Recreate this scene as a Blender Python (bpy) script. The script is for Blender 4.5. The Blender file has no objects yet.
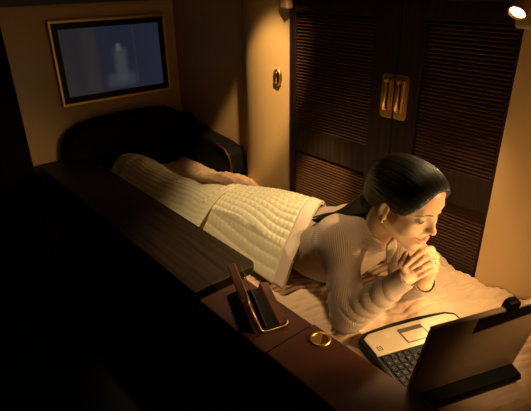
import bpy, bmesh, math, random
import numpy as np
from mathutils import Vector, Matrix
random.seed(4); rng = np.random.default_rng(7)
SC = bpy.context.scene
COL = SC.collection
rad = math.radians

# ------------------------------------------------------------------ camera, world, lights, exposure
def make_camera():
    y, p, r = rad(39.7), rad(25.4), rad(1.05)
    f = Vector((math.sin(y)*math.cos(p), math.cos(y)*math.cos(p), -math.sin(p)))
    rt = Vector((math.cos(y), -math.sin(y), 0)); up = rt.cross(f)
    r2 = rt*math.cos(r)-up*math.sin(r); u2 = up*math.cos(r)+rt*math.sin(r)
    cd = bpy.data.cameras.new('camera'); co = bpy.data.objects.new('camera', cd); COL.objects.link(co)
    cd.sensor_width = 36; cd.lens = 36*485/531; cd.clip_start = .02; cd.clip_end = 50
    m = Matrix((r2, u2, -f)).transposed().to_4x4(); m.translation = (0, 0, .92); co.matrix_world = m
    SC.camera = co
make_camera()
SC.view_settings.view_transform = 'Standard'; SC.view_settings.look = 'None'
SC.view_settings.exposure = 0; SC.view_settings.gamma = 1; SC.view_settings.use_curve_mapping = False
W = bpy.data.worlds.new('world'); SC.world = W; W.use_nodes = True
W.node_tree.nodes['Background'].inputs[0].default_value = (.9, .55, .25, 1)
W.node_tree.nodes['Background'].inputs[1].default_value = .004

def light(name, kind, loc, target, energy, color, size=.1, spot=60, blend=.5, sizey=None):
    l = bpy.data.lights.new(name, kind); o = bpy.data.objects.new(name, l); COL.objects.link(o)
    l.energy = energy; l.color = color
    if kind == 'AREA':
        l.size = size
        if sizey: l.shape = 'RECTANGLE'; l.size_y = sizey
    else: l.shadow_soft_size = size
    if kind == 'SPOT': l.spot_size = rad(spot); l.spot_blend = blend
    o.location = loc
    d = Vector(target)-Vector(loc); o.rotation_euler = d.to_track_quat('-Z', 'Y').to_euler()
    return o
WARM = (1, .66, .30)
# ceiling downlight over the bed, and added fills that have no fixture
light('ceiling_downlight', 'SPOT', (.88, 1.12, 1.46), (1.04, 1.14, .05), 70, (1, .72, .37), .05, 50, .9)
light('column_downlight', 'SPOT', (1.06, 1.0, 1.46), (1.36, 1.675, .40), 150, (1, .66, .27), .03, 20, .6)
light('lower_louver_fill', 'SPOT', (.50, .80, 1.46), (1.42, 1.33, .08), 200, (1, .70, .30), .03, 11, .7)  # added narrow spot, brightens the lower louvers of the left door
light('laptop_lid_fill', 'SPOT', (.78, -.30, 1.40), (1.0, .36, .15), 46, (1, .64, .30), .04, 15, .9)  # added spot to brighten the back of the laptop lid
light('ceiling_fill', 'AREA', (1.0, 1.2, 1.47), (1.0, 1.2, 0), .4, WARM, .5)  # added dim warm fill over the bed, no cove modelled
# reading light of the seat behind the laptop
light('seat_reading_light', 'SPOT', (1.345, .02, .47), (1.06, .53, .24), 38, (1, .61, .25), .03, 50, .6)

# ------------------------------------------------------------------ helpers
def tag(o, label=None, cat=None, group=None, kind=None):
    if label: o['label'] = label
    if cat: o['category'] = cat
    if group: o['group'] = group
    if kind: o['kind'] = kind
    return o
def thing(name, loc, label, cat, group=None):
    o = bpy.data.objects.new(name, None); COL.objects.link(o); o.location = loc; o.empty_display_size = .05
    return tag(o, label, cat, group)
def link_mesh(name, me, mat, parent=None, smooth=None):
    o = bpy.data.objects.new(name, me); COL.objects.link(o)
    for m in (mat if isinstance(mat, (list, tuple)) else [mat]): me.materials.append(m)
    if parent is not None:
        o.parent = parent
        if parent.type == 'EMPTY':
            q = parent
            mw = Matrix.Translation(q.location) @ q.rotation_euler.to_matrix().to_4x4()
            o.matrix_parent_inverse = mw.inverted()
    if smooth is not None:
        me.polygons.foreach_set('use_smooth', [smooth]*len(me.polygons))
    return o
def obj(name, bm, mat, parent=None, smooth=False, bevel=0, seg=2, angle=40):
    bmesh.ops.recalc_face_normals(bm, faces=bm.faces[:])
    me = bpy.data.meshes.new(name); bm.to_mesh(me); bm.free()
    o = link_mesh(name, me, mat, parent, smooth)
    if bevel:
        b = o.modifiers.new('bevel', 'BEVEL'); b.width = bevel; b.segments = seg; b.limit_method = 'ANGLE'; b.angle_limit = rad(angle)
    return o
def box(bm, lo, hi, M=None):
    x0, y0, z0 = lo; x1, y1, z1 = hi
    v = [bm.verts.new(c) for c in ((x0,y0,z0),(x1,y0,z0),(x1,y1,z0),(x0,y1,z0),(x0,y0,z1),(x1,y0,z1),(x1,y1,z1),(x0,y1,z1))]
    for f in ((0,3,2,1),(4,5,6,7),(0,1,5,4),(1,2,6,5),(2,3,7,6),(3,0,4,7)): bm.faces.new([v[i] for i in f])
    if M is not None:
        for q in v: q.co = M @ q.co
    return v
def boxo(name, lo, hi, mat, parent=None, bevel=0, M=None, seg=2):
    bm = bmesh.new(); box(bm, lo, hi, M); return obj(name, bm, mat, parent, bevel=bevel, seg=seg)
def prism(bm, pts, axis_vec, M=None):
    """closed polygon pts (3D) extruded by axis_vec"""
    a = [bm.verts.new(p) for p in pts]; b = [bm.verts.new(Vector(p)+Vector(axis_vec)) for p in pts]
    n = len(a)
    bm.faces.new(a); bm.faces.new(b[::-1])
    for i in range(n): bm.faces.new((a[i], a[(i+1)%n], b[(i+1)%n], b[i]))
    if M is not None:
        for q in a+b: q.co = M @ q.co
def rrect(cx, cy, w, h, r, n=6):
    out = []
    for sx, sy, a0 in ((1,1,0),(-1,1,90),(-1,-1,180),(1,-1,270)):
        for i in range(n+1):
            a = rad(a0+90*i/n); out.append((cx+sx*(w/2-r)+r*math.cos(a), cy+sy*(h/2-r)+r*math.sin(a)))
    return out
def tube(bm, pts, r, n=10, closed=False, M=None, rs=None):
    P = [Vector(p) for p in pts]; rings = []
    N = len(P); up = Vector((0,0,1))
    for i, p in enumerate(P):
        t = ((P[(i+1)%N] if (closed or i < N-1) else p)-(P[i-1] if (closed or i) else p)).normalized()
        a = t.cross(up if abs(t.dot(up)) < .95 else Vector((1,0,0))).normalized(); b = t.cross(a)
        rr = rs[i] if rs else r
        rings.append([bm.verts.new(p+(a*math.cos(2*math.pi*k/n)+b*math.sin(2*math.pi*k/n))*rr) for k in range(n)])
    for i in range(N if closed else N-1):
        A, B = rings[i], rings[(i+1)%N]
        for k in range(n): bm.faces.new((A[k], A[(k+1)%n], B[(k+1)%n], B[k]))
    if not closed: bm.faces.new(rings[0][::-1]); bm.faces.new(rings[-1])
    if M is not None:
        for R_ in rings:
            for q in R_: q.co = M @ q.co
def lathe(bm, prof, M, n=32, cap=True):
    rings = []
    for r, z in prof:
        rings.append([bm.verts.new(M @ Vector((r*math.cos(2*math.pi*k/n), r*math.sin(2*math.pi*k/n), z))) for k in range(n)])
    for A, B in zip(rings, rings[1:]):
        for k in range(n): bm.faces.new((A[k], A[(k+1)%n], B[(k+1)%n], B[k]))
    if cap: bm.faces.new(rings[0][::-1]); bm.faces.new(rings[-1])
def frameM(origin, x, y):
    x = Vector(x).normalized(); y = Vector(y); z = x.cross(y).normalized(); y = z.cross(x)
    m = Matrix((x, y, z)).transposed().to_4x4(); m.translation = origin; return m

# ------------------------------------------------------------------ materials
def mat(name, col, rough=.5, metal=0, spec=.5, emit=None, estr=1, noise=None, bump=None, sheen=0, coat=0):
    """noise=(scale xyz, amount, second colour); bump=(scale xyz, strength, distance)"""
    m = bpy.data.materials.new(name); m.use_nodes = True; nt = m.node_tree; b = nt.nodes['Principled BSDF']
    b.inputs['Base Color'].default_value = (*col, 1); b.inputs['Roughness'].default_value = rough
    b.inputs['Metallic'].default_value = metal; b.inputs['Specular IOR Level'].default_value = spec
    b.inputs['Sheen Weight'].default_value = sheen; b.inputs['Coat Weight'].default_value = coat
    if emit: b.inputs['Emission Color'].default_value = (*emit, 1); b.inputs['Emission Strength'].default_value = estr
    if noise or bump:
        tc = nt.nodes.new('ShaderNodeTexCoord')
    def nz(scale, detail=4):
        mp = nt.nodes.new('ShaderNodeMapping'); mp.inputs['Scale'].default_value = scale
        n = nt.nodes.new('ShaderNodeTexNoise'); n.inputs['Scale'].default_value = 1; n.inputs['Detail'].default_value = detail
        nt.links.new(tc.outputs['Object'], mp.inputs[0]); nt.links.new(mp.outputs[0], n.inputs['Vector']); return n
    if noise:
        n = nz(noise[0]); cr = nt.nodes.new('ShaderNodeValToRGB')
        cr.color_ramp.elements[0].position = .38; cr.color_ramp.elements[1].position = .64
        cr.color_ramp.elements[0].color = (*col, 1); cr.color_ramp.elements[1].color = (*noise[2], 1)
        nt.links.new(n.outputs[0], cr.inputs[0]); nt.links.new(cr.outputs[0], b.inputs['Base Color'])
    if bump:
        n = nz(bump[0]); bp = nt.nodes.new('ShaderNodeBump'); bp.inputs['Strength'].default_value = bump[1]; bp.inputs['Distance'].default_value = bump[2]
        nt.links.new(n.outputs[0], bp.inputs['Height']); nt.links.new(bp.outputs[0], b.inputs['Normal'])
    return m
M = {}
M['beige'] = mat('beige_panel', (.52, .34, .16), .34, spec=.4, bump=((3,3,3), .03, .01))
M['beige_trim'] = mat('beige_trim', (.45, .29, .13), .4)
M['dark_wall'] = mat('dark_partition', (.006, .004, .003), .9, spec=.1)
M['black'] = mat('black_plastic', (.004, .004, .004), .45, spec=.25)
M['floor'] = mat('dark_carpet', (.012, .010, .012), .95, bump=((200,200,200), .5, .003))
M['door'] = mat('dark_door_wood', (.010, .005, .0035), .6, spec=.2, noise=((60,60,3), 1, (.022, .010, .005)))
M['slat'] = mat('door_slat_wood', (.066, .029, .012), .45, spec=.25, noise=((40,4,60), 1, (.044, .019, .008)))
M['brass'] = mat('brass', (.90, .56, .19), .36, 1)
M['gold'] = mat('gold_frame', (.85, .60, .25), .42, 1)
M['wood'] = mat('striped_console_wood', (.034, .018, .009), .5, spec=.25, noise=((70,3,30), 1, (.014, .008, .005)), bump=((70,3,30), .05, .002))
M['leather'] = mat('burgundy_leather', (.066, .018, .012), .45, bump=((160,160,160), .12, .003))
M['leather_dark'] = mat('brown_leather', (.090, .034, .018), .36, bump=((160,160,160), .12, .003))
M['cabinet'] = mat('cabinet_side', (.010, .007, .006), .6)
M['seat'] = mat('black_seat_leather', (.005, .004, .004), .75, spec=.12, bump=((120,120,120), .15, .003))
M['piping'] = mat('red_piping', (.05, .008, .006), .5)
M['silver'] = mat('champagne_palm_rest', (.66, .56, .40), .32, .35)
M['lid'] = mat('tan_lid', (.42, .27, .15), .45, .1)
M['key'] = mat('black_key', (.005, .005, .005), .5, spec=.2)
M['keylegend'] = mat('key_legend', (.12, .11, .10), .5)
M['pad'] = mat('touchpad', (.10, .085, .065), .35, .2)
M['grey'] = mat('dark_grey', (.045, .038, .032), .45)

# ------------------------------------------------------------------ SDF sculpting on a rectilinear grid
class Field:
    def __init__(s, xs, ys, zs):
        s.a = [np.asarray(v, np.float32) for v in (xs, ys, zs)]
        s.F = np.full(tuple(len(v) for v in s.a), .5, np.float32)
    def _sl(s, lo, hi):
        out = []
        for v, l, h in zip(s.a, lo, hi):
            i = int(np.searchsorted(v, l)); j = int(np.searchsorted(v, h)); out.append(slice(max(i-1,0), min(j+1, len(v))))
        return tuple(out)
    def _grid(s, sl):
        return (s.a[0][sl[0]][:,None,None], s.a[1][sl[1]][None,:,None], s.a[2][sl[2]][None,None,:])
    def _apply(s, sl, d, k, mode):
        A = s.F[sl]
        if mode == 'sub': d = -d
        if mode == 'add':
            if k <= 0: s.F[sl] = np.minimum(A, d)
            else:
                h = np.clip(.5+.5*(d-A)/k, 0, 1); s.F[sl] = d*(1-h)+A*h-k*h*(1-h)
        else:
            if k <= 0: s.F[sl] = np.maximum(A, d)
            else:
                h = np.clip(.5-.5*(d-A)/k, 0, 1); s.F[sl] = d*(1-h)+A*h+k*h*(1-h)
    def cap(s, a, b, ra, rb, k=.01, mode='add', pad=.03, mod=None):
        a = np.asarray(a, float); b = np.asarray(b, float); r = max(ra, rb)+pad+k
        sl = s._sl(np.minimum(a, b)-r, np.maximum(a, b)+r)
        if any(q.stop <= q.start for q in sl): return
        X, Y, Z = s._grid(sl); ba = b-a; L = max(ba@ba, 1e-9)
        t = np.clip(((X-a[0])*ba[0]+(Y-a[1])*ba[1]+(Z-a[2])*ba[2])/L, 0, 1)
        d = np.sqrt((X-a[0]-t*ba[0])**2+(Y-a[1]-t*ba[1])**2+(Z-a[2]-t*ba[2])**2)-(ra+(rb-ra)*t)
        if mod is not None: d = d+mod(X, Y, Z, t)
        s._apply(sl, d, k, mode)
    def ell(s, c, r, R=None, k=.01, mode='add', pad=.03):
        c = np.asarray(c, float); R = np.eye(3) if R is None else np.asarray(R); m = max(r)+pad+k
        sl = s._sl(c-m, c+m)
        if any(q.stop <= q.start for q in sl): return
        X, Y, Z = s._grid(sl); X = X-c[0]; Y = Y-c[1]; Z = Z-c[2]
        u = [(X*R[0,i]+Y*R[1,i]+Z*R[2,i]) for i in range(3)]
        k0 = np.sqrt(sum((u[i]/r[i])**2 for i in range(3))); k1 = np.sqrt(sum((u[i]/r[i]**2)**2 for i in range(3)))+1e-9
        s._apply(sl, k0*(k0-1)/k1, k, mode)
    def chain(s, pts, rs, k=.006, **kw):
        for (a, b), (ra, rb) in zip(zip(pts, pts[1:]), zip(rs, rs[1:])): s.cap(a, b, ra, rb, k, **kw)
    def mesh(s):
        F = s.F; xs, ys, zs = s.a; ins = F < 0
        c = np.zeros(tuple(n-1 for n in F.shape), np.int8)
        for i in (0,1):
            for j in (0,1):
                for k in (0,1): c += ins[i:F.shape[0]-1+i, j:F.shape[1]-1+j, k:F.shape[2]-1+k]
        act = (c > 0) & (c < 8); I = np.argwhere(act); idx = np.full(act.shape, -1, np.int32); idx[act] = np.arange(len(I))
        V = np.zeros((len(I), 3)); cnt = np.zeros(len(I))
        corners = [(i,j,k) for i in (0,1) for j in (0,1) for k in (0,1)]
        val = {q: F[I[:,0]+q[0], I[:,1]+q[1], I[:,2]+q[2]].astype(float) for q in corners}
        pos = lambda q: np.stack([xs[I[:,0]+q[0]], ys[I[:,1]+q[1]], zs[I[:,2]+q[2]]], 1).astype(float)
        for q in corners:
            for ax in range(3):
                if q[ax]: continue
                p = tuple(1 if n == ax else q[n] for n in range(3)); a, b = val[q], val[p]
                m = (a < 0) != (b < 0); t = np.where(m, a/np.where(m, a-b, 1), 0)
                V += np.where(m[:,None], pos(q)*(1-t[:,None])+pos(p)*t[:,None], 0); cnt += m
        V /= np.maximum(cnt, 1)[:,None]
        faces = []
        for ax in range(3):
            a1, a2 = [(1,2),(2,0),(0,1)][ax]
            lo = [slice(None)]*3; hi = [slice(None)]*3; lo[ax] = slice(0,-1); hi[ax] = slice(1,None)
            ch = ins[tuple(lo)] != ins[tuple(hi)]
            E = np.argwhere(ch); ok = np.ones(len(E), bool)
            for a in (a1, a2): ok &= (E[:,a] >= 1) & (E[:,a] < F.shape[a]-1)
            E = E[ok]; sgn = ins[E[:,0],E[:,1],E[:,2]]
            def cell(d1, d2):
                q = E.copy(); q[:,a1] -= d1; q[:,a2] -= d2; return idx[q[:,0],q[:,1],q[:,2]]
            Q = np.stack([cell(1,1), cell(0,1), cell(0,0), cell(1,0)], 1)
            Q[~sgn] = Q[~sgn][:,::-1]; faces.append(Q)
        return V, np.concatenate(faces)
def np_mesh(name, V, Q, smooth=True):
    me = bpy.data.meshes.new(name); me.vertices.add(len(V)); me.vertices.foreach_set('co', np.asarray(V, np.float32).ravel())
    n = Q.shape[1]; me.loops.add(len(Q)*n); me.loops.foreach_set('vertex_index', Q.astype(np.int32).ravel())
    me.polygons.add(len(Q)); me.polygons.foreach_set('loop_start', np.arange(0, len(Q)*n, n, dtype=np.int32))
    me.polygons.foreach_set('use_smooth', np.ones(len(Q), bool) if smooth else np.zeros(len(Q), bool))
    me.update(calc_edges=True); me.validate(); return me
def attr(me, name, arr, kind='FLOAT'):
    a = me.attributes.new(name, kind, 'POINT')
    if kind == 'FLOAT': a.data.foreach_set('value', np.asarray(arr, np.float32).ravel())
    elif kind == 'FLOAT_COLOR': a.data.foreach_set('color', np.asarray(arr, np.float32).ravel())
    elif kind == 'FLOAT_VECTOR': a.data.foreach_set('vector', np.asarray(arr, np.float32).ravel())
def wob(X, Y, seed, scale, n=7):
    """smooth pseudo noise about -1..1 built from warped sines"""
    g = np.random.default_rng(seed); out = 0
    for i in range(n):
        a = g.uniform(0, 2*np.pi); f = scale*g.uniform(.5, 1.8); p = g.uniform(0, 6.28); q = g.uniform(0, 6.28)
        u = np.cos(a)*X+np.sin(a)*Y; v = -np.sin(a)*X+np.cos(a)*Y
        out = out+np.sin(u*f+p+.8*np.sin(v*f*.6+q))
    return out/n**.5/1.2
def sstep(a, b, x):
    t = np.clip((x-a)/(b-a), 0, 1); return t*t*(3-2*t)

# ------------------------------------------------------------------ the setting
XD = 1.402           # plane of the doors
YB = 2.453           # plane of the screen wall
ZF, ZC = -.50, 1.50
S = lambda o: tag(o, kind='structure')
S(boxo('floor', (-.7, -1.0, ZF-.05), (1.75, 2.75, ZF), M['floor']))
S(boxo('ceiling', (-.7, -1.0, ZC), (1.75, 2.75, ZC+.05), M['beige_trim']))
# wall with the screen; dark closet partition to its left
S(boxo('wall_back', (.556, YB, ZF), (1.70, YB+.08, ZC), M['beige'], bevel=.006))
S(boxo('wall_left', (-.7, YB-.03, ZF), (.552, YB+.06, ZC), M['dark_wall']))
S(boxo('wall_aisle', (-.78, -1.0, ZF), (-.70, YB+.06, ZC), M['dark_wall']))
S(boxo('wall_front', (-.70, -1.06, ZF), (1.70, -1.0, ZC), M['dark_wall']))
bm = bmesh.new()                       # dark rail above the screen, low ledge below it
box(bm, (.556, YB-.03, .815), (XD, YB, .90))
S(obj('trim_1', bm, M['grey'], bevel=.006))
# side wall between screen wall and doors
S(boxo('wall_right', (1.418, 1.80, ZF), (1.50, YB+.02, ZC), M['beige'], bevel=.004))
# bulging corner column
bm = bmesh.new(); pts = []
for i in range(25):
    t = i/24; y = 1.835-.305*t
    bul = .070*(1-abs(2*t-1)**2.2)
    pts.append((1.412-bul, y, ZF))
pts += [(1.50, 1.53, ZF), (1.50, 1.835, ZF)]
prism(bm, pts, (0, 0, ZC-ZF))
o = S(obj('trim_2', bm, M['beige'], smooth=True)); e = o.modifiers.new('edge', 'EDGE_SPLIT'); e.split_angle = rad(35)
S(boxo('trim_3', (1.372, 1.500, .80), (1.46, 1.545, 1.0), M['beige_trim'], bevel=.005))
# right-hand wall panel in front of the sliding door
S(boxo('wall_near', (1.372, -1.0, ZF), (1.46, .590, ZC), M['beige'], bevel=.006))
# door head
bm = bmesh.new(); box(bm, (1.385, .590, .845), (1.50, 1.53, ZC)); S(obj('trim_4', bm, M['door'], bevel=.004))
bm = bmesh.new(); box(bm, (1.381, .62, .862), (1.385, .80, .90)); S(obj('trim_5', bm, M['piping']))
S(boxo('trim_6', (1.450, .55, ZF), (1.50, 1.55, ZC), M['dark_wall']))

def louver(name, y0, y1, z0, z1, parent, pitch=.0122):
    bm = bmesh.new(); z = z0+pitch*.5; n = int((z1-z0)/pitch)
    for i in range(n):
        zc = z0+(i+.5)*(z1-z0)/n; c = Vector((1.418, 0, zc))
        R_ = Matrix.Translation(c) @ Matrix.Rotation(rad(-48), 4, 'Y')
        box(bm, (-.0075, y0-.004, -.0018), (.0075, y1+.004, .0018), R_)
    return obj(name, bm, M['slat'], parent)
def door(name, y0, y1, stile0, stile1, hy, hside):
    d = thing(name, (XD, (y0+y1)/2, ZF), None, None); S(d)
    rails = [(.788, .846), (.226, .331), (ZF, -.30)]
    boxo('stile', (XD, y0, ZF), (1.434, y0+stile0, .846), M['door'], d, .002)
    boxo('stile', (XD, y1-stile1, ZF), (1.434, y1, .846), M['door'], d, .002)
    for a, b in rails: boxo('rail', (XD+.0005, y0+stile0-.001, a), (1.4335, y1-stile1+.001, b), M['door'], d, .002)
    louver('louver_panel', y0+stile0, y1-stile1, .331, .788, d)
    louver('louver_panel', y0+stile0, y1-stile1, -.30, .226, d)
    boxo('backing', (1.436, y0, ZF), (1.446, y1, .846), M['dark_wall'], d)
    # brass plate with a pull
    z0, z1 = .462, .612; w = .050
    ya, yb = (hy, hy+w) if hside > 0 else (hy-w, hy)
    h = thing('handle', (XD, (ya+yb)/2, (z0+z1)/2), None, None); 
    h.parent = d; h.location = (0, (ya+yb)/2-(y0+y1)/2, (z0+z1)/2-ZF)
    # plate: rounded on its outer corners only, with a rim
    def outl(ins):
        a, b, c, e_ = ya+ins, yb-ins, z0+ins, z1-ins; r = .014-ins; P = []
        out_hi = hside > 0
        if out_hi:
            P = [(a, c)]+[(b-r+r*math.sin(t), c+r-r*math.cos(t)) for t in np.linspace(0, math.pi/2, 6)]+[(b-r+r*math.cos(t), e_-r+r*math.sin(t)) for t in np.linspace(0, math.pi/2, 6)]+[(a, e_)]
        else:
            P = [(b, e_)]+[(a+r-r*math.sin(t), e_-r+r*math.cos(t)) for t in np.linspace(0, math.pi/2, 6)]+[(a+r-r*math.cos(t), c+r-r*math.sin(t)) for t in np.linspace(0, math.pi/2, 6)]+[(b, c)]
        return [(XD, y, z) for y, z in P]
    bm = bmesh.new(); prism(bm, outl(0), (-.004, 0, 0))
    def sub(nm, bm, m, **kw):
        q = obj(nm, bm, m, None, **kw); q.parent = h; q.matrix_parent_inverse = Matrix.Translation((XD, (ya+yb)/2, (z0+z1)/2)).inverted(); return q
    sub('plate', bm, M['brass'], bevel=.0012)
    bm = bmesh.new(); ym = (ya+yb)/2-.004*hside
    box(bm, (XD-.0052, ym-.015, z0+.022), (XD-.0038, ym+.015, z1-.014)); sub('recess', bm, M['grey'])
    bm = bmesh.new()
    tube(bm, [(XD-.004, ym+.004, z0+.03), (XD-.017, ym+.004, z0+.034), (XD-.019, ym+.004, z0+.05), (XD-.019, ym+.004, z1-.035), (XD-.016, ym+.004, z1-.024), (XD-.004, ym+.004, z1-.022)], .0075, 12)
    sub('pull', bm, M['brass'], smooth=True)
    bm = bmesh.new(); box(bm, (XD-.011, ym-.014, z0+.024), (XD-.004, ym-.006, z1-.018)); sub('lever', bm, M['brass'], bevel=.002)
    return d
door('door_1', .9885, 1.512, .105, .027, .992, 1)
door('door_2', .565, .9865, .045, .092, .983, -1)

# oval latch on the column
L = thing('oval_latch', (1.372, 1.563, .530), 'oval brass recessed latch on the beige column left of the dark doors', 'latch')
def oval(bm, ry, rz, prof, c):
    n = 36; rings = []
    for s, dx in prof: rings.append([bm.verts.new((c[0]+dx, c[1]+(ry+s)*math.cos(2*math.pi*k/n), c[2]+(rz+s)*math.sin(2*math.pi*k/n))) for k in range(n)])
    for A, B in zip(rings, rings[1:]):
        for k in range(n): bm.faces.new((A[k], A[(k+1)%n], B[(k+1)%n], B[k]))
    return rings
lc = (1.374, 1.563, .530)
bm = bmesh.new(); oval(bm, .020, .032, [(.004, .006), (.004, -.002), (.001, -.006), (-.003, -.006), (-.006, -.001), (-.007, .004)], lc); obj('rim', bm, M['brass'], L, True)
bm = bmesh.new(); r_ = oval(bm, .014, .026, [(0, .002), (-.005, .004), (-.011, .005)], lc); bm.faces.new(r_[-1]); obj('dish', bm, mat('dark_brass', (.30, .15, .05), .35, 1), L, True)
bm = bmesh.new(); tube(bm, [(1.372, 1.563, .507), (1.365, 1.563, .511), (1.363, 1.563, .530), (1.365, 1.563, .549), (1.372, 1.563, .553)], .0055, 10); obj('finger_pull', bm, M['brass'], L, True)

# ------------------------------------------------------------------ television
T = thing('television', (1.05, YB, .36), 'wall screen in a slim gold frame, showing a dim bluish picture', 'television')
x0, x1, z0, z1 = .750, 1.352, .352, .748; y = YB-.022
def ringbox(bm, x0, x1, z0, z1, w, ya, yb):
    box(bm, (x0, ya, z0), (x1, yb, z0+w)); box(bm, (x0, ya, z1-w), (x1, yb, z1)); box(bm, (x0, ya, z0+w), (x0+w, yb, z1-w)); box(bm, (x1-w, ya, z0+w), (x1, yb, z1-w))
bm = bmesh.new(); ringbox(bm, x0, x1, z0, z1, .013, y, YB); obj('frame', bm, M['gold'], T, bevel=.003)
bm = bmesh.new(); ringbox(bm, x0+.013, x1-.013, z0+.013, z1-.013, .028, y+.005, YB); obj('bezel', bm, M['black'], T, bevel=.001)
sm = bpy.data.materials.new('screen_picture'); sm.use_nodes = True; nt = sm.node_tree; pb = nt.nodes['Principled BSDF']
pb.inputs['Base Color'].default_value = (.004, .004, .006, 1); pb.inputs['Roughness'].default_value = .25
at = nt.nodes.new('ShaderNodeVertexColor'); at.layer_name = 'pic'
nt.links.new(at.outputs[0], pb.inputs['Emission Color']); pb.inputs['Emission Strength'].default_value = 1
nx, nz_ = 120, 80; X, Z = np.meshgrid(np.linspace(0, 1, nx), np.linspace(0, 1, nz_), indexing='ij')
pic = np.zeros((nx, nz_, 3)); pic_gain = .52; base = np.array([.026, .032, .058])
pic[:] = base*(.55+.5*X[..., None])
def patch(m, c): pic[:] = pic*(1-m[..., None])+np.array(c)*m[..., None]
box01 = lambda a, b, c, d, e=.02: sstep(a-e, a+e, X)*sstep(-b-e, -b+e, -X)*sstep(c-e, c+e, Z)*sstep(-d-e, -d+e, -Z)
patch(box01(-.2, .345, -.2, 1.2, .012), (.028, .028, .036)); patch(box01(.20, .33, -.2, 1.2, .06)*.6, (.050, .044, .046))
patch(box01(.345, .48, .30, 1.2, .02)*.7, (.020, .028, .055))
patch(box01(.50, .62, .12, .66, .04)*.8, (.085, .090, .110)); patch(box01(.40, .70, .05, .27, .05)*.6, (.075, .085, .105))
patch(box01(.53, .57, .62, .73, .02)*.8, (.16, .16, .17)); patch(box01(.715, .725, .05, .95, .006)*.5, (.060, .065, .08))
Xw = x0+.041+X*(x1-x0-.082); Zw = z0+.041+Z*(z1-z0-.082)
V = np.stack([Xw, np.full_like(Xw, y+.010), Zw], -1).reshape(-1, 3); ii = np.arange(nx*nz_).reshape(nx, nz_)
Q = np.stack([ii[:-1,:-1], ii[1:,:-1], ii[1:,1:], ii[:-1,1:]], -1).reshape(-1, 4)
me = np_mesh('screen', V, Q); attr(me, 'pic', np.concatenate([pic.reshape(-1, 3)*pic_gain, np.ones((nx*nz_, 1))], 1), 'FLOAT_COLOR')
link_mesh('screen', me, sm, T)

# ------------------------------------------------------------------ reading lamp at the top of the right-hand panel
Lp = thing('reading_lamp', (1.372, .575, .83), 'small brass spotlight lit at the top of the right-hand panel', 'lamp')
boxo('bracket', (1.335, .40, .786), (1.374, .600, .93), M['beige_trim'], Lp, .008, seg=3)
hp = Vector((1.300, .575, .838)); hd = Vector((-.62, .08, -.60)).normalized()
HM = frameM(hp, hd.cross(Vector((0,0,1))), hd.cross(hd.cross(Vector((0,0,1))))); HM = frameM(hp, HM.col[0].xyz, HM.col[1].xyz)
if (HM.to_3x3() @ Vector((0,0,1))).dot(hd) < 0: HM = frameM(hp, HM.col[0].xyz, -HM.col[1].xyz)
bm = bmesh.new(); lathe(bm, [(.008, -.040), (.016, -.036), (.020, -.02), (.022, .012), (.0235, .014), (.0235, .018), (.0205, .018), (.019, .006)], HM, cap=False); obj('lamp_head', bm, M['brass'], Lp, True)
lens = mat('lamp_lens', (1, .9, .7), .3, emit=(1, .82, .50), estr=14)
bm = bmesh.new(); lathe(bm, [(.0192, .012), (.016, .0145), (.008, .0158), (.001, .016)], HM); obj('lens', bm, lens, Lp, True)
bm = bmesh.new(); tube(bm, [hp-hd*.03, hp-hd*.05+Vector((.01,0,.005)), (1.345, .56, .90)], .006); obj('neck', bm, M['brass'], Lp, True)
bm = bmesh.new(); lathe(bm, [(.0085, 0), (.0085, .0012), (.0055, .0012), (.0055, 0)], frameM((1.3352, .545, .838), (0,1,0), (0,0,-1)).copy(), 24, False)
bm_ring = obj('red_mark', bm, mat('red_mark', (.45, .02, .02), .4), Lp)
light('reading_lamp_beam', 'SPOT', tuple(hp+hd*.03), (1.09, .74, .05), 32, (1, .68, .30), .018, 66, .6)

# ------------------------------------------------------------------ bed, cover
B = thing('bed', (1.08, 1.2, ZF), 'bed made up with a rumpled peach cover beside the louvred doors', 'bed')
boxo('base', (.78, .02, ZF), (1.365, 2.29, -.16), M['cabinet'], B, .01)
boxo('mattress', (.775, .0, -.16), (1.366, 2.30, -.03), mat('mattress_ticking', (.45, .34, .24), .9), B, .03, seg=4)
cov = mat('peach_cover', (.56, .37, .23), .75, sheen=.2, bump=((90,90,90), .25, .004))
def grid_sheet(name, xs, ys, zf, m, parent, thick=.008):
    X, Y = np.meshgrid(xs, ys, indexing='ij'); R_ = zf(X, Y)
    if len(R_) == 3: X, Y, Z = R_
    else: Z = R_[0] if isinstance(R_, tuple) else R_
    V = np.stack([X, Y, Z], -1).reshape(-1, 3); ii = np.arange(X.size).reshape(X.shape)
    Q = np.stack([ii[:-1,:-1], ii[1:,:-1], ii[1:,1:], ii[:-1,1:]], -1).reshape(-1, 4)
    me = np_mesh(name, V, Q); o = link_mesh(name, me, m, parent)
    if thick:
        s = o.modifiers.new('thick', 'SOLIDIFY'); s.thickness = thick; s.offset = -1
    return o
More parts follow.
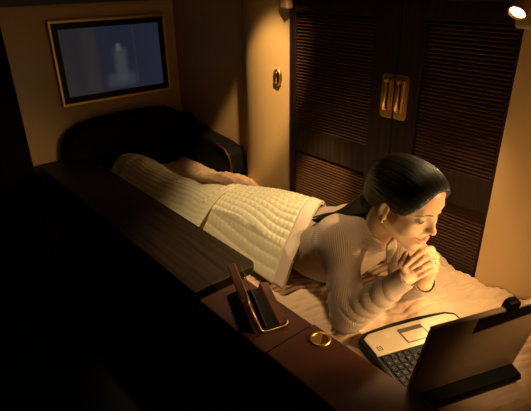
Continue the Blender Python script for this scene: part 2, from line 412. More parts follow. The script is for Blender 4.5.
def cover_z(X, Y):
    z = -.006+.006*wob(X, Y, 3, 22)+.003*wob(X, Y, 5, 60)+.0015*wob(X, Y, 15, 110)+.0060*np.abs(np.sin(np.pi*(X*.35+Y*.93+.012*wob(X, Y, 6, 18))/.024))**.6
    # quilted ridges running away from the laptop, fanning
    ang = np.arctan2(Y+.25, X-1.9); rr = np.hypot(Y+.25, X-1.9)
    fan = np.sin(ang*95+1.5*wob(X, Y, 9, 9)); z = z+.0045*fan*sstep(1.0, .75, Y)*sstep(.40, .55, rr)
    # bunched heap near the doors behind the hands
    z = z+.085*np.exp(-((X-1.31)/.075)**2-((Y-.76)/.09)**2)+.022*np.exp(-((X-1.34)/.10)**2-((Y-.45)/.25)**2)
    z = z+.020*np.exp(-((X-1.16)/.16)**2-((Y-.74)/.05)**2)*(.6+.4*wob(X, Y, 11, 30))
    # heap near the ottoman
    z = z+.055*np.exp(-((X-1.25)/.11)**2-((Y-1.78)/.14)**2)*(1+.15*np.sin(X*160))
    # pressed flat under laptop and elbows
    lx = (X-.770)*.937-(Y-.434)*.350; ly = (X-.770)*.350+(Y-.434)*.937
    mk = sstep(-.05, -.015, lx)*sstep(-.36, -.32, -lx)*sstep(-.075, -.045, ly)*sstep(-.275, -.245, -ly); z = z*(1-mk)-.002*mk
    return np.maximum(z, -.02)
grid_sheet('cover', np.linspace(.768, 1.368, 210), np.concatenate([np.arange(0, 1.1, .003), np.linspace(1.1, 2.28, 150)]), cover_z, cov, B, .01)

# ------------------------------------------------------------------ seat shell at the foot end (ottoman)
O = thing('ottoman_seat', (1.0, 2.3, ZF), 'black rounded seat back with red piping below the wall screen', 'seat')
bm = bmesh.new()   # back cushion against the screen wall
prof = []
for x, z in [(.70,.100),(.70,.12),(.715,.19),(.745,.235),(.80,.262),(.90,.277),(1.04,.285),(1.20,.280),(1.30,.268),(1.345,.245),(1.375,.20),(1.395,.12),(1.40,.100)]: prof.append((x, YB-.002, z))
prism(bm, prof, (0, -.11, 0)); obj('back_cushion', bm, M['seat'], O, bevel=.02, seg=4)
bm = bmesh.new()   # side arm running forward along the wall
prof = [(1.31, YB-.115, .012), (1.31, YB-.115, .25), (1.31, 2.28, .205), (1.31, 2.12, .178), (1.31, 1.95, .165), (1.31, 1.88, .150), (1.31, 1.845, .120), (1.31, 1.83, .06), (1.31, 1.83, .012)]
prism(bm, prof, (.098, 0, 0)); obj('arm_cushion', bm, M['seat'], O, bevel=.02, seg=4)
bm = bmesh.new(); tube(bm, [(1.308, y_, z_) for y_, z_ in [(1.95,.158),(1.885,.145),(1.848,.118),(1.834,.06),(1.834,.02)]], .0065, 8); obj('piping', bm, M['piping'], O, True)
boxo('seat_base', (.82, 2.305, ZF), (1.40, YB-.003, .099), M['seat'], O, .008)

# ------------------------------------------------------------------ consoles
K = thing('side_console', (.70, 1.7, ZF), 'long dark striped wood console along the bed, rounded at its near end', 'console')
zt = .098
def ctop(z0, z1, x0, x1, y0, y1, r):
    P = [(x0, y1), (x1, y1)]
    for t in np.linspace(0, math.pi/2, 8): P.append((x1-r+r*math.cos(t), y0+r-r*math.sin(t)))
    P.append((x0, y0)); return [(x, y, z0) for x, y in P]
bm = bmesh.new(); prism(bm, ctop(zt-.030, 0, .578, .812, 1.022, 2.41, .03), (0, 0, .030)); obj('top', bm, M['wood'], K, bevel=.004, seg=3)
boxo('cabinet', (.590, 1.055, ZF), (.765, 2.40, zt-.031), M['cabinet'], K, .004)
boxo('back_riser', (.575, 2.412, ZF), (1.0, YB-.113, zt+.01), M['cabinet'], K, .004) if False else None
A = thing('armrest_console', (.68, .5, ZF), 'burgundy leather armrest console in front of the laptop', 'console')
zl = .072
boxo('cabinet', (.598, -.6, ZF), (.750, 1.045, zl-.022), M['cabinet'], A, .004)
bm = bmesh.new(); box(bm, (.590, .7236, zl-.022), (.762, 1.045, zl-.005)); obj('rear_pad', bm, M['leather'], A, bevel=.006, seg=3)
bm = bmesh.new(); box(bm, (.590, -.6, zl-.022), (.762, .723, zl)); obj('front_pad', bm, M['leather'], A, bevel=.006, seg=3)
# round brass finger ring set in the front pad
Rg = thing('ring_latch', (.728, .666, zl), 'round brass ring latch set flush in the burgundy armrest', 'latch')
RM = frameM((.728, .666, zl), (1,0,0), (0,1,0))
bm = bmesh.new(); lathe(bm, [(.0275, 0), (.0275, .003), (.0255, .0045), (.0225, .0045), (.0205, .003), (.0205, 0)], RM, 40, False); obj('rim', bm, M['brass'], Rg, True)
bm = bmesh.new(); lathe(bm, [(.0215, .0006), (.012, .0008), (.001, .0008)], RM, 40, True); obj('dish', bm, bpy.data.materials['dark_brass'], Rg, True)
bm = bmesh.new(); a = rad(35)
half = [(.728+.0195*math.cos(t), .666+.0195*math.sin(t), zl+.001) for t in np.linspace(a, a+math.pi, 16)]
prism(bm, half, (0, 0, .0022)); obj('flap', bm, M['brass'], Rg, bevel=.0006)
boxo('pivot_bar', (-.019, -.0022, .001), (.019, .0022, .0045), M['brass'], Rg, .001, RM @ Matrix.Rotation(a, 4, 'Z'))

# open leather pocket standing on the rear pad
Pk = thing('leather_case', (.70, .86, zl), 'open brown leather case with brass edges standing on the armrest behind the brass ring', 'case')
# hand joints: wrists, then (fingers, thumb, palm) of the left and the right hand
WRR = [0.9496, 0.5871, 0.1948]
WRL = [1.0244, 0.5687, 0.1608]
HANDS = [([([[1.0297, 0.5658, 0.2633], [0.9907, 0.5709, 0.2705], [0.9605, 0.5781, 0.2556], [0.9458, 0.5841, 0.2409]], 1), ([[1.0295, 0.5548, 0.2501], [0.9999, 0.5551, 0.262], [0.9704, 0.5632, 0.2494], [0.9573, 0.5708, 0.2393]], 1.03), ([[1.0263, 0.5473, 0.2335], [1.0006, 0.5444, 0.2456], [0.978, 0.5518, 0.2366], [0.9676, 0.5585, 0.2287]], 1), ([[1.0206, 0.5441, 0.2159], [0.9982, 0.543, 0.2261], [0.9803, 0.5479, 0.2193], [0.9725, 0.5538, 0.2137]], 0.86)], [[1.0251, 0.5738, 0.1932], [1.0084, 0.5973, 0.2206], [0.9852, 0.6088, 0.2405]], [([1.0244, 0.5687, 0.1608], [1.0297, 0.5658, 0.2633], 0.017, 0.0115), ([1.0244, 0.5687, 0.1608], [1.0295, 0.5548, 0.2501], 0.017, 0.0115), ([1.0244, 0.5687, 0.1608], [1.0263, 0.5473, 0.2335], 0.017, 0.0115), ([1.0244, 0.5687, 0.1608], [1.0206, 0.5441, 0.2159], 0.017, 0.0115)]), ([([[1.0027, 0.5766, 0.2541], [1.0432, 0.5695, 0.2502], [1.0465, 0.581, 0.2313], [1.0274, 0.5888, 0.223]], 1), ([[1.0077, 0.5666, 0.2445], [1.0491, 0.5593, 0.237], [1.0512, 0.5724, 0.2145], [1.0285, 0.5811, 0.2073]], 1.03), ([[1.0072, 0.5583, 0.2302], [1.0437, 0.5534, 0.2202], [1.0462, 0.5638, 0.1985], [1.0243, 0.5734, 0.1938]], 1), ([[1.0023, 0.5558, 0.215], [1.0307, 0.5518, 0.2047], [1.0306, 0.5613, 0.1874], [1.0132, 0.5708, 0.184]], 0.86)], [[0.9567, 0.5825, 0.2156], [0.9498, 0.5962, 0.2425], [0.9659, 0.5979, 0.2623]], [([0.9496, 0.5871, 0.1948], [1.0027, 0.5766, 0.2541], 0.017, 0.0115), ([0.9496, 0.5871, 0.1948], [1.0077, 0.5666, 0.2445], 0.017, 0.0115), ([0.9496, 0.5871, 0.1948], [1.0072, 0.5583, 0.2302], 0.017, 0.0115), ([0.9496, 0.5871, 0.1948], [1.0023, 0.5558, 0.215], 0.017, 0.0115)])]
PONY = [(1.004,.712,.385),(1.010,.755,.343),(1.010,.80,.308),(1.003,.842,.278),(.99,.895,.245),(.975,.935,.224)]
CF = [[0.9896, 0.655, 0.28], [1.0156, 0.65, 0.2693], [0.9708, 0.665, 0.2014]]
c_ = Vector((.907, -.421, 0)); d_ = Vector((.421, .907, 0)); PM = frameM((.639, .789, zl-.0045), c_, d_)
bm = bmesh.new()   # tall padded flap leaning towards the aisle, rounded at its top corners
P = [(0, 0, 0)]+[(-.030*t, .010-.010*math.cos(0), .105*t) for t in ()]+[(-.026, .004, .090), (-.030, .016, .103), (-.031, .19, .106), (-.028, .205, .095), (0, .205, 0)]
prism(bm, [Vector(p) for p in P], (-.024, 0, -.004), PM); obj('flap', bm, M['leather_dark'], Pk, bevel=.004, seg=3)
bm = bmesh.new(); prism(bm, [Vector((.012, .012, .002)), Vector((-.012, .012, .084)), Vector((-.015, .19, .09)), Vector((.012, .19, .002))], (.003, 0, 0), PM); obj('inner_flap', bm, M['leather_dark'], Pk, bevel=.001)
bm = bmesh.new(); prism(bm, [Vector((.036, .002, .001)), Vector((.044, .002, .020)), Vector((.040, .19, .026)), Vector((.032, .19, 0))], (.026, 0, -.003), PM); obj('side_wall', bm, M['leather_dark'], Pk, bevel=.003, seg=3)
boxo('floor_pad', (.0, .004, .0), (.055, .188, .006), M['black'], Pk, .001, PM)
bm = bmesh.new(); tube(bm, [(-.034, .000, .092), (-.018, -.003, .045), (-.007, -.003, .014), (-.002, -.004, .007), (.006, -.005, .005), (.030, -.005, .007), (.054, -.004, .010), (.066, -.002, .016), (.070, .004, .022)], .0022, 8, M=PM)
tube(bm, [(-.034, .000, .092), (-.033, .016, .105), (-.033, .10, .107)], .0014, 8, M=PM)
obj('brass_edge', bm, M['brass'], Pk, True)

# ------------------------------------------------------------------ laptop
LT = thing('laptop', (.93, .50, .0), 'open laptop with tan lid and pale palm rest on the peach bed cover', 'laptop')
ex = Vector((.937, -.350, 0)); ey = Vector((.350, .937, 0)); LM = frameM((.770, .434, .004), ex, ey)
Wd, Dp, Ht = .315, .226, .027
def bowed(x0, x1, y0, y1, bow, r=.018, n=14):
    P = [(x0, y0), (x1, y0)]
    for i in range(n+1):
        t = i/n; x = x1-(x1-x0)*t; e_ = min(t, 1-t)*(x1-x0)
        drop = (r-math.sqrt(max(r*r-(r-e_)**2, 0))) if e_ < r else 0
        P.append((x, y1+bow*(1-(2*t-1)**2)-drop))
    return P
bm = bmesh.new(); prism(bm, [Vector((x, y_, 0)) for x, y_ in bowed(0, Wd, 0, Dp, .014, .011)], (0, 0, Ht-.003), LM); obj('base', bm, M['black'], LT, bevel=.003, seg=2)
bm = bmesh.new(); prism(bm, [Vector((x, y_, Ht-.004)) for x, y_ in bowed(.010, Wd-.010, .135, Dp-.010, .005, .012)], (0, 0, .005), LM); pr = obj('palm_rest', bm, M['silver'], LT, bevel=.0015)
bm = bmesh.new(); box(bm, (.008, .004, Ht-.005), (Wd-.008, .137, Ht-.0015), LM); obj('keyboard_deck', bm, M['grey'], LT)
px0 = .150
bm = bmesh.new(); prism(bm, [Vector((x, y_, Ht+.0005)) for x, y_ in rrect(px0, .176, .076, .056, .004, 3)], (0, 0, .0014), LM); tp = obj('touchpad', bm, M['pad'], LT)
bm = bmesh.new(); box(bm, (px0-.034, .1515, Ht+.0015), (px0+.034, .188, Ht+.0026), LM); obj('touch_surface', bm, M['silver'], tp, bevel=.0005)
bm = bmesh.new(); box(bm, (px0-.034, .190, Ht+.0015), (px0-.001, .202, Ht+.0026), LM); box(bm, (px0+.001, .190, Ht+.0015), (px0+.034, .202, Ht+.0026), LM); obj('touchpad_button', bm, M['pad'], tp, bevel=.0005)
bm = bmesh.new(); ringpts = ((.026, .152), (.040, .152))
for a, b in (((.024, .150), (.038, .152)), ((.024, .162), (.038, .164)), ((.024, .152), (.026, .162)), ((.036, .152), (.038, .162)), ((.030, .155), (.033, .160))):
    box(bm, (a[0], a[1], Ht+.0005), (b[0], b[1], Ht+.0014), LM)
obj('sticker_mark', bm, M['grey'], LT)
kb = bmesh.new(); box(kb, (.012, .012, Ht-.0015), (Wd-.012, .132, Ht-.0003), LM); kbo = obj('keyboard', kb, M['black'], LT)
keyme = None
for r_i in range(6):
    ww = .0182 if r_i != 0 else .0182
    nkeys = 15; yy = .1275-.0192*r_i
    x = .015
    row = [1]*15
    if r_i == 0: row = [1.2, 1, 1, 1, 5.6, 1, 1, 1, 1, 1.2]
    tot = sum(row); unit = (Wd-.030)/tot
    for w in row:
        bm = bmesh.new(); a, b = x+.0008, x+w*unit-.0008
        y0_, y1_ = yy-.0172, yy
        lo = [bm.verts.new(LM @ Vector(p)) for p in ((a, y0_, Ht-.0003), (b, y0_, Ht-.0003), (b, y1_, Ht-.0003), (a, y1_, Ht-.0003))]
        i_ = .0018; hi = [bm.verts.new(LM @ Vector(p)) for p in ((a+i_, y0_+i_, Ht+.0032), (b-i_, y0_+i_, Ht+.0032), (b-i_, y1_-i_, Ht+.0032), (a+i_, y1_-i_, Ht+.0032))]
        bm.faces.new(hi); bm.faces.new(lo[::-1])
        for k in range(4): bm.faces.new((lo[k], lo[(k+1)%4], hi[(k+1)%4], hi[k]))
        if w < 2:
            cx_, cy_ = (a+b)/2-.002, yy-.0075
            q = [bm.verts.new(LM @ Vector(p)) for p in ((cx_, cy_-.0015, Ht+.0034), (cx_+.003, cy_-.0015, Ht+.0034), (cx_+.003, cy_+.0015, Ht+.0034), (cx_, cy_+.0015, Ht+.0034))]
            f = bm.faces.new(q); f.material_index = 1
        obj('key', bm, [M['key'], M['keylegend']], kbo); x += w*unit
# lid
lt = Vector((-.018, -.049, .239)); up_l = Vector((0, -.205, .979)) ; 
tilt = math.atan2(.052, .239); DM = LM @ Matrix.Translation((0, .004, Ht-.012)) @ Matrix.Rotation(tilt, 4, 'X')
LH = .256
bm = bmesh.new(); prism(bm, [Vector((x, -.007, z)) for x, z in rrect(Wd/2, LH/2, Wd, LH, .012, 5)], (0, .012, 0), DM); lid = obj('lid', bm, M['lid'], LT, bevel=.003, seg=3)
bm = bmesh.new(); box(bm, (.016, .005, .022), (Wd-.016, .0062, LH-.018), DM)
scr = mat('laptop_screen', (.02, .02, .02), .3, emit=(1, .68, .30), estr=8); obj('screen', bm, scr, lid)
bm = bmesh.new(); ringbox(bm, .004, Wd-.004, .004, LH-.004, .014, .0045, .0068)
for v in bm.verts: v.co = DM @ v.co
obj('screen_bezel', bm, M['lid'], lid)
bm = bmesh.new(); prism(bm, [Vector((x, -.0082, z)) for x, z in ((.115, LH-.004), (Wd-.022, LH-.004), (Wd-.022, LH-.036), (.115, LH-.052))], (0, .002, 0), DM); obj('dark_patch', bm, M['black'], lid, bevel=.0008)
bm = bmesh.new(); prism(bm, [Vector((x, -.010, z)) for x, z in ((.185, LH-.008), (.185, LH+.012), (.189, LH+.018), (.197, LH+.021), (.212, LH+.020), (.219, LH+.014), (.219, LH-.008))], (0, .020, 0), DM); obj('camera_clip', bm, M['black'], lid, bevel=.004, seg=3)
bm = bmesh.new(); box(bm, (.085, -.0072, .075), (.155, -.006, .080), DM); obj('lid_groove', bm, M['lid'], lid, bevel=.001)
bm = bmesh.new(); box(bm, (.215, -.0072, .06), (.2175, -.006, .155), DM); obj('lid_crease', bm, M['lid'], lid, bevel=.0008)
bm = bmesh.new(); prism(bm, [Vector((.02, y_, z)) for y_, z in ((-.036, .002), (-.042, .010), (-.038, .024), (-.010, .030), (.002, .028), (.002, .001))], (Wd-.026, 0, 0), LM); obj('battery', bm, M['black'], LT, bevel=.003, seg=3)
for hx in (.05, Wd-.05):
    bm = bmesh.new(); tube(bm, [(hx-.02, .004, Ht-.002), (hx+.02, .004, Ht-.002)], .006, 12, M=LM); obj('hinge', bm, M['grey'], LT, True)

# ------------------------------------------------------------------ person
HS = 1.0; HC = np.array([.989, .627, .402])
yw, pt, rl = rad(-3), rad(17), rad(-1)
Fv = np.array([math.sin(yw)*math.cos(pt), -math.cos(yw)*math.cos(pt), -math.sin(pt)])
Rv = np.cross(Fv, [0,0,1]); Rv /= np.linalg.norm(Rv); Uv = np.cross(Rv, Fv)
Rv, Uv = Rv*math.cos(rl)+Uv*math.sin(rl), None; Uv = np.cross(Rv, Fv)
HR_ = np.stack([Rv, Fv, Uv], 1)
def h(x, y, z): return HC+HR_ @ (np.array([x, y, z])*HS)
def local(P): return ((P-HC) @ HR_)/HS
# joints
NB = np.array([1.035, .735, .262])
SH = {'R': np.array([.938, .800, .218]), 'L': np.array([1.205, .775, .205])}
EL = {'R': np.array([.875, .702, .052]), 'L': np.array([1.130, .690, .048])}
WR = {'R': np.array(WRR), 'L': np.array(WRL)}
TORSO = [((1.068, .850, .160), (.138, .095, .084)), ((1.062, .96, .122), (.118, .12, .074)), ((1.050, 1.08, .098), (.110, .12, .064)), ((1.030, 1.25, .074), (.136, .14, .060))]
def lim(*segs):
    out = []
    for a, b, st in segs: out.append(np.arange(a, b, st))
    return np.concatenate(out)
def build_torso(f, g):
    for (c0, r0), (c1, r1) in zip(TORSO, TORSO[1:]):
        for t in (0, .34, .67, 1):
            c = np.array(c0)*(1-t)+np.array(c1)*t; r = np.array(r0)*(1-t)+np.array(r1)*t
            f.ell(c, r+g, k=.03, pad=.05)
    f.ell((1.058, .95, .068), np.array([.120, .13, .062])+g, k=.04, pad=.05)
    for s_ in 'RL':
        f.cap(NB, SH[s_], .040+g, .046+g, k=.04, pad=.05)
        f.cap(SH[s_]*.75+np.array([1.065, .9, .16])*.25, SH[s_], .07+g, .050+g, k=.04, pad=.05)
    f.cap(NB, (1.065, .86, .19), .045+g, .07+g, k=.04, pad=.05)
f = Field(lim((.76, .86, .006), (.86, 1.08, .002), (1.08, 1.26, .006)), lim((.47, .71, .002), (.71, .80, .004), (.80, 2.30, .011)), lim((-.002, .13, .006), (.13, .56, .002)))
build_torso(f, 0)
for s_ in 'RL':
    f.cap(SH[s_], EL[s_], .044, .036, k=.02); f.cap(EL[s_], WR[s_], .036, .0215, k=.01)
for sx, pts in ((-1, [(.975, 1.32, .070), (.910, 1.62, .050), (.905, 2.08, .050), (.90, 2.19, .045)]), (1, [(1.065, 1.32, .070), (.980, 1.62, .050), (.970, 2.08, .050), (.965, 2.19, .045)])):
    f.chain([np.array(p) for p in pts], [.062, .040, .034, .028], k=.02)
# neck
f.cap(h(0, -.030, -.060), NB, .050, .052, k=.02)
# skull, face
f.ell(h(0, -.020, .026), np.array([.070, .090, .068])*HS, HR_, k=.03)
f.ell(h(0, .026, -.030), np.array([.057, .056, .080])*HS, HR_, k=.03)
f.ell(h(0, .030, .040), np.array([.060, .046, .045])*HS, HR_, k=.03)
s1 = HS
def hc(a, b, ra, rb, **kw): f.cap(h(*a), h(*b), ra*s1, rb*s1, **kw)
for sx in (1, -1):
    hc((.054*sx, -.004, -.058), (.014*sx, .062, -.098), .010, .012, k=.022)
    hc((.040*sx, .050, -.032), (.046*sx, .030, -.028), .020, .018, k=.02)
    hc((.030*sx, .064, -.040), (.038*sx, .054, -.044), .0135, .014, k=.016)
hc((-.006, .068, -.100), (.006, .068, -.100), .0145, .0145, k=.018)
for sx in (1, -1):
    f.ell(h(.031*sx, .086, -.002), np.array([.0165, .014, .0125])*s1, HR_, k=.012, mode='sub')
    hc((.010*sx, .075, .018), (.034*sx, .067, .021), .008, .006, k=.014)
    hc((.034*sx, .067, .021), (.048*sx, .052, .014), .006, .006, k=.014)
# nose
hc((0, .076, .010), (0, .094, -.028), .0062, .0075, k=.012)
hc((0, .094, -.031), (0, .0975, -.034), .0082, .0086, k=.006)
for sx in (1, -1): hc((.009*sx, .088, -.038), (.0125*sx, .082, -.038), .0056, .0056, k=.006)
for sx in (1, -1): hc((.0058*sx, .092, -.0440), (.0062*sx, .089, -.0425), .0019, .0016, k=.002, mode='sub')
# mouth: muzzle, lips, crease
f.ell(h(0, .066, -.068), np.array([.028, .021, .022])*s1, HR_, k=.014)
up = [(-.0275, .070, -.0590), (-.013, .0845, -.0655), (-.004, .0885, -.0625), (0, .0878, -.0632), (.004, .0885, -.0625), (.013, .0845, -.0655), (.0275, .070, -.0590)]
f.chain([h(*p) for p in up], [q*s1 for q in (.002, .0042, .0046, .0044, .0046, .0042, .002)], k=.004)
lo = [(-.0255, .070, -.0635), (-.012, .0835, -.0745), (0, .0870, -.0765), (.012, .0835, -.0745), (.0255, .070, -.0635)]
f.chain([h(*p) for p in lo], [q*s1 for q in (.002, .0050, .0056, .0050, .002)], k=.004)
cr = [(-.0310, .0690, -.0565), (-.014, .0885, -.0692), (0, .0930, -.0697), (.014, .0885, -.0692), (.0310, .0690, -.0565)]
f.chain([h(*p) for p in cr], [q*s1 for q in (.0016, .0017, .0018, .0017, .0016)], k=.003, mode='sub')
# eyes: lids and opening
EYE = {sx: h(.031*sx, .0665, -.003) for sx in (1, -1)}
for sx in (1, -1):
    f.ell(EYE[sx], np.array([.0140]*3)*s1, HR_, k=.004)
    f.ell(EYE[sx]+HR_ @ np.array([.001*sx, .012, -.0022])*s1, np.array([.0120, .010, .0046])*s1, HR_, k=.0015, mode='sub')
# ears
for sx in (1, -1):
    ea = HR_ @ np.array([[math.cos(.3*sx), -math.sin(.3*sx), 0], [math.sin(.3*sx), math.cos(.3*sx), 0], [0, 0, 1]])
    f.ell(h(.0725*sx, -.012, -.015), np.array([.0065, .0155, .0265])*s1, ea, k=.006)
    f.ell(h(.0790*sx, -.006, -.010), np.array([.0060, .0085, .016])*s1, ea, k=.004, mode='sub')
    hc((.071*sx, -.004, -.036), (.070*sx, -.003, -.038), .0065, .0065, k=.005)
# hands
def hand(fing, thumb, palm):
    for a, b, ra, rb in palm: f.cap(a, b, ra, rb, k=.008)
    for pts, sc in fing: f.chain([np.array(p) for p in pts], [.0096*sc, .0088*sc, .0078*sc, .0066*sc], k=.0022)
    f.chain([np.array(p) for p in thumb], [.0120, .0098, .0082], k=.004)
for hd_ in HANDS: hand(*hd_)
BV, BQ = f.mesh()
me = np_mesh('person', BV, BQ)
# skin tones by place on the face (lips, brows, nails)
loc = local(BV); col = np.tile(np.array([.58, .335, .19]), (len(BV), 1))
def paint(w, c):
    global col
    col = col*(1-w[:,None])+np.array(c)*w[:,None]
def segdist(P, pts):
    d = np.full(len(P), 9.)
    for a, b in zip(pts, pts[1:]):
        a = np.array(a); b = np.array(b); ba = b-a; t = np.clip(((P-a) @ ba)/(ba @ ba), 0, 1); d = np.minimum(d, np.linalg.norm(P-a-t[:,None]*ba, axis=1))
    return d
lipd = np.minimum(segdist(loc, up), segdist(loc, lo)); paint(sstep(.0068, .0050, lipd)*(loc[:,1] > .06), (.47, .20, .125))
for sx in (1, -1):
    brow = [(.012*sx, .083, .0135), (.024*sx, .079, .0185), (.036*sx, .070, .0200), (.050*sx, .055, .0130)]
    paint(sstep(.0034, .0016, segdist(loc*[1, 0, 1], [(q[0], 0, q[2]) for q in brow]))*.92*(loc[:,1] > .03), (.020, .012, .008))
    e_ = local(EYE[sx][None])[0]
    lash = [(e_[0]-.0118*sx*1, e_[1]+.010, e_[2]-.001), (e_[0]-.004*sx, e_[1]+.0145, e_[2]+.0030), (e_[0]+.006*sx, e_[1]+.0135, e_[2]+.0030), (e_[0]+.0135*sx, e_[1]+.007, e_[2]+.0005)]
    paint(sstep(.0032, .0018, segdist(loc, lash))*.92, (.02, .012, .008))
attr(me, 'tone', np.concatenate([col, np.ones((len(BV), 1))], 1), 'FLOAT_COLOR')
skin = mat('skin', (.6, .36, .22), .42, spec=.4, bump=((500,500,500), .05, .001))
nt = skin.node_tree; b_ = nt.nodes['Principled BSDF']; vc = nt.nodes.new('ShaderNodeVertexColor'); vc.layer_name = 'tone'; nt.links.new(vc.outputs[0], b_.inputs['Base Color'])
b_.inputs['Subsurface Weight'].default_value = .12; b_.inputs['Subsurface Radius'].default_value = (.010, .004, .002); b_.inputs['Subsurface Scale'].default_value = 1
person = link_mesh('person', me, skin)
tag(person, 'woman lying on her front propped on her elbows, chin on clasped hands, watching the laptop', 'person')
# eyes
white = mat('eye_white', (.42, .36, .30), .5); iris = mat('eye_iris', (.035, .018, .010), .12)
gaze = (HR_ @ np.array([.18, .95, -.12])); gaze /= np.linalg.norm(gaze)
for sx in (1, -1):
    bm = bmesh.new(); bmesh.ops.create_uvsphere(bm, u_segments=32, v_segments=24, radius=.0129*HS)
    Rm = Vector((0, 0, 1)).rotation_difference(Vector(gaze)).to_matrix().to_4x4(); Rm.translation = EYE[sx]
    for fc in bm.faces: fc.material_index = 1 if fc.calc_center_median().z > .0129*HS*.71 else 0
    for v in bm.verts: v.co = Rm @ v.co
    obj('eye', bm, [white, iris], person, True)
# hair: cap swept back into a low ponytail
g = Field(np.arange(.86, 1.09, .0025), np.arange(.50, .75, .0025), np.arange(.30, .56, .0025))
g.ell(h(0, -.022, .028), np.array([.0775, .0975, .0735])*HS, HR_, k=0)
g.ell(h(0, .031, .041), np.array([.0640, .0500, .0410])*HS, HR_, k=.055)
g.ell(h(0, -.075, -.020), np.array([.055, .050, .055])*HS, HR_, k=.03)
# carve away the face along the hairline
g.ell(h(0, .094, -.030), np.array([.0770, .0800, .1060])*HS, HR_, k=.008, mode='sub')
for sx in (1, -1):
    g.cap(h(.085*sx, .040, -.045), h(.085*sx, -.010, -.055), .040*HS, .040*HS, k=.010, mode='sub')
    g.ell(h(.078*sx, -.010, -.019), np.array([.016, .016, .023])*HS, HR_, k=.006, mode='sub')
g.ell(h(0, .03, -.11), np.array([.09, .09, .06])*HS, HR_, k=.01, mode='sub')
HV, HQ = g.mesh(); lh = local(HV)
a0 = np.arctan2(lh[:,0], lh[:,2]+.02); st = np.zeros(len(lh))
for fr_, am in ((37, .0005), (71, .0004), (113, .0003)): st += am*np.sin(a0*fr_+lh[:,1]*(18+fr_*.3)+fr_)
nrm = lh-np.array([0, -.02, .02]); nrm /= np.linalg.norm(nrm, axis=1)[:,None]
HV = HV+(nrm*st[:,None]) @ HR_.T
hm = np_mesh('hair', HV, HQ)
ang = np.arctan2(lh[:,0], lh[:,2]+.02)
attr(hm, 'strand', np.stack([ang*16, lh[:,1]*3, np.zeros(len(lh))], 1), 'FLOAT_VECTOR')
def hair_mat():
    m = bpy.data.materials.new('dark_hair'); m.use_nodes = True; nt = m.node_tree; b = nt.nodes['Principled BSDF']
    a = nt.nodes.new('ShaderNodeAttribute'); a.attribute_name = 'strand'
    n = nt.nodes.new('ShaderNodeTexNoise'); n.inputs['Scale'].default_value = 4; n.inputs['Detail'].default_value = 5
    nt.links.new(a.outputs['Vector'], n.inputs['Vector'])
    bp = nt.nodes.new('ShaderNodeBump'); bp.inputs['Strength'].default_value = .8; bp.inputs['Distance'].default_value = .004
    nt.links.new(n.outputs[0], bp.inputs['Height']); nt.links.new(bp.outputs[0], b.inputs['Normal'])
    cr = nt.nodes.new('ShaderNodeValToRGB'); cr.color_ramp.elements[0].color = (.003, .0025, .002, 1); cr.color_ramp.elements[1].color = (.014, .010, .006, 1)
    cr.color_ramp.elements[0].position = .35; cr.color_ramp.elements[1].position = .65
    nt.links.new(n.outputs[0], cr.inputs[0]); nt.links.new(cr.outputs[0], b.inputs['Base Color'])
    b.inputs['Roughness'].default_value = .38; b.inputs['Specular IOR Level'].default_value = .5
    return m
hairm = hair_mat()
hair = link_mesh('hair', hm, hairm, person)
def lock(name, pts, rs, parent, seed):
    bm = bmesh.new(); P = [Vector(p) for p in pts]; n = 16; out = []
    # catmull-rom resample
    for i in range(len(P)-1):
        p0, p1, p2, p3 = P[max(i-1,0)], P[i], P[i+1], P[min(i+2, len(P)-1)]
        for k in range(8):
            t = k/8; out.append((.5*((2*p1)+(p2-p0)*t+(2*p0-5*p1+4*p2-p3)*t*t+(3*p1-p0-3*p2+p3)*t**3), rs[i]*(1-t)+rs[i+1]*t))
    out.append((P[-1], rs[-1]))
    tube(bm, [o[0] for o in out], 0, n, rs=[o[1] for o in out])
    bmesh.ops.recalc_face_normals(bm, faces=bm.faces[:])
    bm.verts.ensure_lookup_table(); me = bpy.data.meshes.new(name); bm.to_mesh(me); bm.free()
    N = len(out); A = np.zeros((N*n, 3)); k = np.arange(N*n); A[:,0] = np.abs((k % n)-n/2)*1.1+seed; A[:,1] = (k//n)*.06
    attr(me, 'strand', A, 'FLOAT_VECTOR'); return link_mesh(name, me, hairm, parent, True)
PT = PONY
pony = lock('ponytail', PT, [.034, .037, .028, .018, .011, .003], hair, 0)
for q in range(5):
    o_ = rng.normal(0, .006, (len(PT), 3)); o_[0] = 0; o_[:,2] = np.abs(o_[:,2])
    lock('hair_lock', [np.array(p)+o_[i]*(.35+i*.18) for i, p in enumerate(PT)], [.012, .012, .011, .009, .006, .002], hair, q*3+20)
bm = bmesh.new(); tp_ = h(0, -.122, -.035); tube(bm, [np.array(PT[0])*.6+np.array(PT[1])*.4, np.array(PT[0])*.45+np.array(PT[1])*.55], .0275, 14); obj('hair_tie', bm, M['black'], hair, True)
# earring, ring
bm = bmesh.new(); bmesh.ops.create_uvsphere(bm, u_segments=14, v_segments=10, radius=.0038, matrix=Matrix.Translation(h(.0765, -.001, -.047)))
bmesh.ops.create_uvsphere(bm, u_segments=10, v_segments=8, radius=.0022, matrix=Matrix.Translation(h(.0775, -.001, -.040)))
tag(obj('earring', bm, M['brass'], person, True), 'gold earring')
a, b = np.array(HANDS[0][0][2][0][0]), np.array(HANDS[0][0][2][0][1]); mid = a*.30+b*.70; ax = Vector(b-a).normalized()
bm = bmesh.new(); e1 = ax.cross(Vector((0, 0, 1))).normalized(); e2 = ax.cross(e1)
tube(bm, [Vector(mid)+(e1*math.cos(t)+e2*math.sin(t))*.0094 for t in np.linspace(0, 2*math.pi, 24)[:-1]], .0013, 8, True); tag(obj('ring', bm, mat('silver_ring', (.8, .78, .74), .2, 1), person, True), 'thin silver ring')

